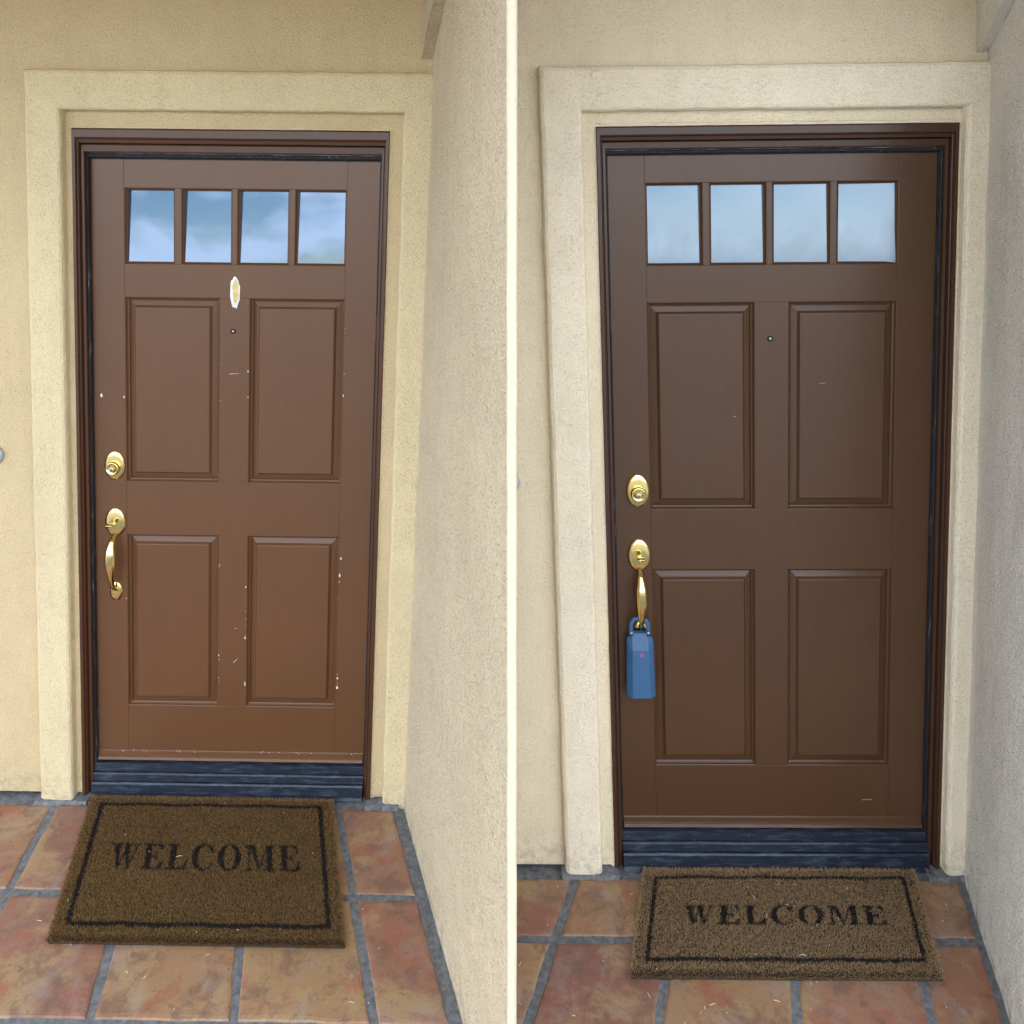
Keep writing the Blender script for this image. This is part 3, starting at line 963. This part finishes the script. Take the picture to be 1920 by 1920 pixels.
# ------------------------------------------------------------------ blue lock box hanging from the right-hand door handle
def lock_box():
    hx = -0.411
    cz0, cz1 = 0.578, 0.781
    yb, yf = F - 0.014, F - 0.052
    t = thing('lock_box', TR, (hx, F - 0.04, cz0), 'blue plastic key lock box hanging from the brass door handle', 'lock box')
    # body: chamfered column, wider to the foot, with shoulders
    def sec(z, hw, cf):
        return [(hx - hw, yb, z), (hx + hw, yb, z), (hx + hw, yb + (yf - yb) * 0.55, z), (hx + cf, yf, z), (hx - cf, yf, z), (hx - hw, yb + (yf - yb) * 0.55, z)]
    def sec2(z, hw, cf, y2):
        return [(hx - hw, yb, z), (hx + hw, yb, z), (hx + hw, yb + (y2 - yb) * 0.6, z), (hx + cf, y2, z), (hx - cf, y2, z), (hx - hw, yb + (y2 - yb) * 0.6, z)]
    rings = [sec2(cz0, 0.0435, 0.027, yf + 0.002), sec(cz0 + 0.003, 0.0445, 0.0275), sec(cz0 + 0.10, 0.0425, 0.0255), sec(cz0 + 0.158, 0.041, 0.0245), sec2(cz0 + 0.180, 0.0405, 0.024, yf + 0.011), sec2(cz0 + 0.196, 0.032, 0.022, yf + 0.018), sec2(cz0 + 0.203, 0.031, 0.021, yf + 0.020)]
    bm = bmesh.new()
    mm = MB().loft(rings)
    vv = [bm.verts.new(p) for p in mm.v]
    for f in mm.f: bm.faces.new([vv[i] for i in f])
    bmesh.ops.recalc_face_normals(bm, faces=bm.faces[:])
    bmesh.ops.bevel(bm, geom=bm.edges[:], offset=0.0012, segments=2, profile=0.5, affect='EDGES')
    bm.verts.index_update()
    body = build('body', MB().add([v.co for v in bm.verts], [[v.index for v in f.verts] for f in bm.faces]), 'blue', t)
    bm.free()
    z0 = cz0 + 0.198
    pts = [(hx - 0.026, F - 0.030, z0 - 0.004), (hx - 0.0265, F - 0.030, z0 + 0.022)]
    for i in range(13):
        a = math.pi - math.pi * i / 12
        pts.append((hx + 0.0265 * math.cos(a), F - 0.030, z0 + 0.028 + 0.026 * math.sin(a)))
    pts += [(hx + 0.0265, F - 0.030, z0 + 0.022), (hx + 0.026, F - 0.030, z0 - 0.004)]
    build('shackle', MB().tube(pts, [0.0068] * len(pts), 12), 'blue', t, smooth=True)
    for s in (-1, 1):
        build('shackle_collar', MB().tube([(hx + s * 0.026, F - 0.030, z0 + 0.004), (hx + s * 0.026, F - 0.030, z0 + 0.010)], [0.0075, 0.0075], 12), 'steel', t, smooth=True)
    yy = yf - 0.0002
    ez = cz0 + 0.145
    e = build('emblem', MB().lathe_y([(0.0085, yy + 0.002), (0.0085, yy - 0.0005), (0.0001, yy - 0.0006)], hx + 0.002, ez, 0.85, 1.15, 20), 'emblem_red', t)
    build('emblem_centre', MB().lathe_y([(0.0066, yy + 0.002), (0.0066, yy - 0.0009), (0.0001, yy - 0.001)], hx + 0.002, ez, 0.85, 1.15, 20), 'blue', e)
    m = MB()
    m.box(hx - 0.0015, hx + 0.0055, yy - 0.0016, yy, ez - 0.0055, ez + 0.001)
    m.tube([(hx - 0.0005, yy - 0.0012, ez + 0.001), (hx - 0.0005, yy - 0.0012, ez + 0.004), (hx + 0.002, yy - 0.0012, ez + 0.006), (hx + 0.0045, yy - 0.0012, ez + 0.004), (hx + 0.0045, yy - 0.0012, ez + 0.001)], [0.0008] * 5, 6)
    build('padlock_mark', m, 'emblem', e)
    return t
lock_box()

# ------------------------------------------------------------------ coir welcome mats
def letters():
    """WELCOME in a heavy serif letter: list of (test function, x offset); cap height 1."""
    def quad(x, y, *p):
        inside = np.ones_like(x, bool)
        n = len(p)
        for i in range(n):
            (ax, ay), (bx, by) = p[i], p[(i + 1) % n]
            inside &= ((bx - ax) * (y - ay) - (by - ay) * (x - ax)) >= 0
        return inside
    rc = lambda x, y, a, b, c, d: (x >= a) & (x <= b) & (y >= c) & (y <= d)
    S = 0.085
    def E(x, y):
        r = rc(x, y, 0.10, 0.34, 0, 1) | rc(x, y, 0, 0.44, 0, S) | rc(x, y, 0, 0.44, 1 - S, 1)
        r |= rc(x, y, 0.3, 0.80, 0, S) | rc(x, y, 0.3, 0.76, 1 - S, 1) | rc(x, y, 0.3, 0.56, 0.46, 0.55)
        r |= quad(x, y, (0.80, 0.0), (0.84, 0.33), (0.79, 0.33), (0.56, 0.0)) | quad(x, y, (0.56, 1.0), (0.74, 0.70), (0.79, 0.70), (0.77, 1.0)) | rc(x, y, 0.51, 0.58, 0.36, 0.66)
        return r
    def Lf(x, y):
        r = rc(x, y, 0.10, 0.34, 0, 1) | rc(x, y, 0, 0.46, 0, S) | rc(x, y, 0, 0.46, 1 - S, 1) | rc(x, y, 0.3, 0.8, 0, S)
        return r | quad(x, y, (0.80, 0.0), (0.84, 0.38), (0.79, 0.38), (0.52, 0.0))
    def O(x, y):
        a = ((x - 0.48) / 0.48) ** 2 + ((y - 0.5) / 0.53) ** 2 <= 1
        b = ((x - 0.48) / 0.235) ** 2 + ((y - 0.5) / 0.455) ** 2 <= 1
        return a & ~b
    def C(x, y):
        a = ((x - 0.46) / 0.46) ** 2 + ((y - 0.5) / 0.53) ** 2 <= 1
        b = ((x - 0.52) / 0.285) ** 2 + ((y - 0.5) / 0.455) ** 2 <= 1
        r = (a & ~b) & ~((x > 0.60) & (y > 0.30) & (y < 0.70))
        return r | quad(x, y, (0.78, 0.66), (0.84, 0.66), (0.84, 1.0), (0.78, 1.0)) | (quad(x, y, (0.62, 0.86), (0.84, 0.66), (0.84, 0.80), (0.70, 0.96)))
    def W(x, y):
        r = quad(x, y, (0.08, 1.0), (0.36, 0.0), (0.44, 0.0), (0.34, 1.0)) | quad(x, y, (0.50, 1.0), (0.76, 0.0), (0.84, 0.0), (0.76, 1.0))
        r |= quad(x, y, (0.36, 0.0), (0.44, 0.0), (0.66, 0.80), (0.60, 0.86)) | quad(x, y, (0.76, 0.0), (0.84, 0.0), (1.10, 1.0), (1.03, 1.0))
        return r | rc(x, y, 0.0, 0.44, 1 - S, 1) | rc(x, y, 0.48, 0.86, 1 - S, 1) | rc(x, y, 0.94, 1.18, 1 - S, 1)
    def Mf(x, y):
        r = rc(x, y, 0.12, 0.19, 0, 1) | rc(x, y, 0.86, 1.10, 0, 1) | quad(x, y, (0.54, 0.0), (0.62, 0.0), (0.40, 1.0), (0.14, 1.0)) | quad(x, y, (0.54, 0.0), (0.60, 0.0), (0.92, 1.0), (0.85, 1.0))
        return r | rc(x, y, 0.0, 0.32, 0, S) | rc(x, y, 0.76, 1.20, 0, S) | rc(x, y, 0.0, 0.3, 1 - S, 1) | rc(x, y, 0.86, 1.20, 1 - S, 1)
    seq = [(W, 1.18), (E, 0.84), (Lf, 0.84), (C, 0.88), (O, 0.96), (Mf, 1.20), (E, 0.84)]
    out, x = [], 0.0
    for fn, w in seq:
        out.append((fn, x, w))
        x += w + 0.16
    return out, x - 0.16

LET, LETW = letters()

def mat_obj(T, label, u0, width, v0, depth, skew, text_v, text_h, text_u0, text_w, coir, seed, border, turn=0.0):
    """a mat whose back edge starts at u0, v0 out from the facade; skew follows the run of the tiles."""
    rng = np.random.default_rng(seed)
    H, B = 0.018, 0.009
    t = thing('door_mat', T, (u0 + width / 2 + skew * depth / 2, -(v0 + depth / 2), 0.0), label, 'door mat')
    def place(a, b):       # a across 0..width, b out 0..depth
        return u0 + a + skew * b, -(v0 + b + turn * a)
    m = MB()
    rim = []
    for (s, e, n) in (((0, 0), (1, 0), 30), ((1, 0), (1, 1), 20), ((1, 1), (0, 1), 30), ((0, 1), (0, 0), 20)):
        for i in range(n):
            k = i / n
            rim.append((s[0] + (e[0] - s[0]) * k, s[1] + (e[1] - s[1]) * k))
    rl = []
    for (z, ins) in ((0.0008, 0.002), (B, 0.0), (B + 0.003, 0.004)):
        ring = []
        for (a, b) in rim:
            A = a * width + ins * (1 - 2 * a); Bv = b * depth + ins * (1 - 2 * b)
            x, y = place(A, Bv)
            ring.append((x, y, z))
        rl.append(ring)
    m.loft(rl)
    build('mat_backing', m, 'backing', t)
    n = int(width * depth / (0.0018 ** 2))
    a = rng.uniform(0, width, n); b = rng.uniform(0, depth, n)
    # printed border and lettering
    bd, bw = border
    jit = rng.normal(0, 0.0016, n)
    aa, bb = a + jit, b + rng.normal(0, 0.0016, n)
    wob = 0.003 * np.sin(aa * 31 + seed) + 0.002 * np.sin(bb * 47)
    inb = (aa > bd) & (aa < width - bd) & (bb > bd * 0.8 + wob * 0.6) & (bb < depth - bd * 1.25 + wob * 0.6)
    inn = (aa > bd + bw) & (aa < width - bd - bw) & (bb > bd * 0.8 + bw * 0.8 + wob * 0.6) & (bb < depth - bd * 1.25 - bw + wob * 0.6)
    isb = inb & ~inn
    sx = text_w / LETW
    X = (aa - text_u0) / sx
    Y = 1 - (bb - text_v) / text_h
    ist = np.zeros(n, bool)
    for fn, x0, w in LET:
        ist |= fn(X - x0, Y) & (X - x0 > -0.02) & (X - x0 < w + 0.02)
    ist &= rng.uniform(0, 1, n) < 0.985
    h = H * rng.uniform(0.84, 1.05, n) - B + 0.001
    wd = rng.uniform(0.0005, 0.0010, n)
    lean = 0.24
    lx = rng.normal(0, lean, n) * h; ly = rng.normal(0, lean, n) * h
    edge = 0.018       # the pile splays outwards at the rim
    lx += np.where(a < edge, -(edge - a) / edge * h * 0.6, 0) + np.where(a > width - edge, (a - width + edge) / edge * h * 0.6, 0)
    ob = np.where(b < edge, -(edge - b) / edge * h * 0.6, 0) + np.where(b > depth - edge, (b - depth + edge) / edge * h * 1.0, 0)
    ly += -ob
    th = rng.uniform(0, math.pi, n)
    px = u0 + a + skew * b; py = -(v0 + b + turn * a)
    base = np.array(BASE[t])
    P0 = np.stack([px - np.cos(th) * wd, py - np.sin(th) * wd, np.full(n, B)], 1)
    P1 = np.stack([px + np.cos(th) * wd, py + np.sin(th) * wd, np.full(n, B)], 1)
    P2 = np.stack([px + lx * 0.5 + np.cos(th) * wd * 0.9, py + ly * 0.5 + np.sin(th) * wd * 0.9, B + h * 0.62], 1)
    P3 = np.stack([px + lx * 1.15, py + ly * 1.15, B + h], 1)
    V = np.stack([P0, P1, P2, P3], 1) - base
    for nm, sel, mat, lab in (('pile', ~isb & ~ist, coir, None), ('border_print', isb, 'black_coir', 'black border line printed round the mat'), ('lettering', ist & ~isb, 'ink_coir', 'black word WELCOME printed on the mat')):
        k = int(sel.sum())
        me = bpy.data.meshes.new(nm)
        vs = V[sel].reshape(-1, 3)
        me.vertices.add(k * 4)
        me.vertices.foreach_set('co', vs.ravel())
        me.loops.add(k * 6)
        q = np.arange(k)[:, None] * 4
        idx = np.concatenate([q + 0, q + 1, q + 2, q + 0, q + 2, q + 3], 1).ravel().astype(np.int32)
        me.loops.foreach_set('vertex_index', idx)
        me.polygons.add(k * 2)
        me.polygons.foreach_set('loop_start', np.arange(k * 2, dtype=np.int32) * 3)
        me.polygons.foreach_set('loop_total', np.full(k * 2, 3, dtype=np.int32))
        me.update()
        me.validate()
        me.materials.append(M[mat])
        o = bpy.data.objects.new(nm, me)
        COL.objects.link(o)
        o.parent = t
        o['kind'] = 'stuff'
        if lab: o['label'] = lab
        BASE[o] = BASE[t]
    return t

mat_obj(TL, 'brown coir door mat reading WELCOME lying before the worn door', -0.466, 0.842, 0.022, 0.550, 0.30, 0.205, 0.100, 0.116, 0.605, 'coir', 11, (0.036, 0.015))
mat_obj(TR, 'lighter coir door mat reading WELCOME lying before the lock box door', -0.416, 0.838, 0.018, 0.352, -0.25, 0.132, 0.064, 0.130, 0.590, 'coir_R', 12, (0.034, 0.012))

# ------------------------------------------------------------------ litter on the floors and mats
def litter(T, label, spots, seed):
    rnd = random.Random(seed)
    m = MB(); l = MB()
    for (u, v, z) in spots:
        a = rnd.uniform(0, math.pi); L_ = rnd.choice((0.002, 0.002, 0.003, 0.005, 0.009))
        dx, dy = math.cos(a) * L_, math.sin(a) * L_
        m.tube([(u - dx, -v - dy, z + 0.0012), (u, -v, z + 0.002 + rnd.uniform(0, 0.002)), (u + dx, -v + dy, z + 0.0012)], [0.0006, 0.0009, 0.0005], 5)
    return tag(build('litter', m, 'straw', T=T), label, 'litter', kind='stuff')
rnd = random.Random(3)
spL = [(rnd.uniform(-0.55, 0.5) + 0.3 * v, v, 0.019 if 0.07 < v < 0.55 else 0.0005) for v in [rnd.uniform(0.08, 0.85) for _ in range(24)]]
spL = [(u, v, 0.0175 if (-0.46 + 0.3 * v < u < 0.34 + 0.3 * v and v < 0.56) else 0.0005) for u, v, z in spL if u < wall_L(v) - 0.03]
litter(TL, 'bits of dry straw and lint strewn before the worn door', spL, 5)
spR = [(rnd.uniform(-0.75, 0.55) - 0.25 * v, v, 0) for v in [rnd.uniform(0.06, 0.5) for _ in range(40)]]
spR = [(u, v, 0.0175 if (-0.40 - 0.24 * v < u < 0.41 - 0.24 * v and v < 0.36) else 0.0005) for u, v, z in spR if u < wall_R(v) - 0.03]
litter(TR, 'bits of dry straw and lint strewn before the lock box door', spR, 6)
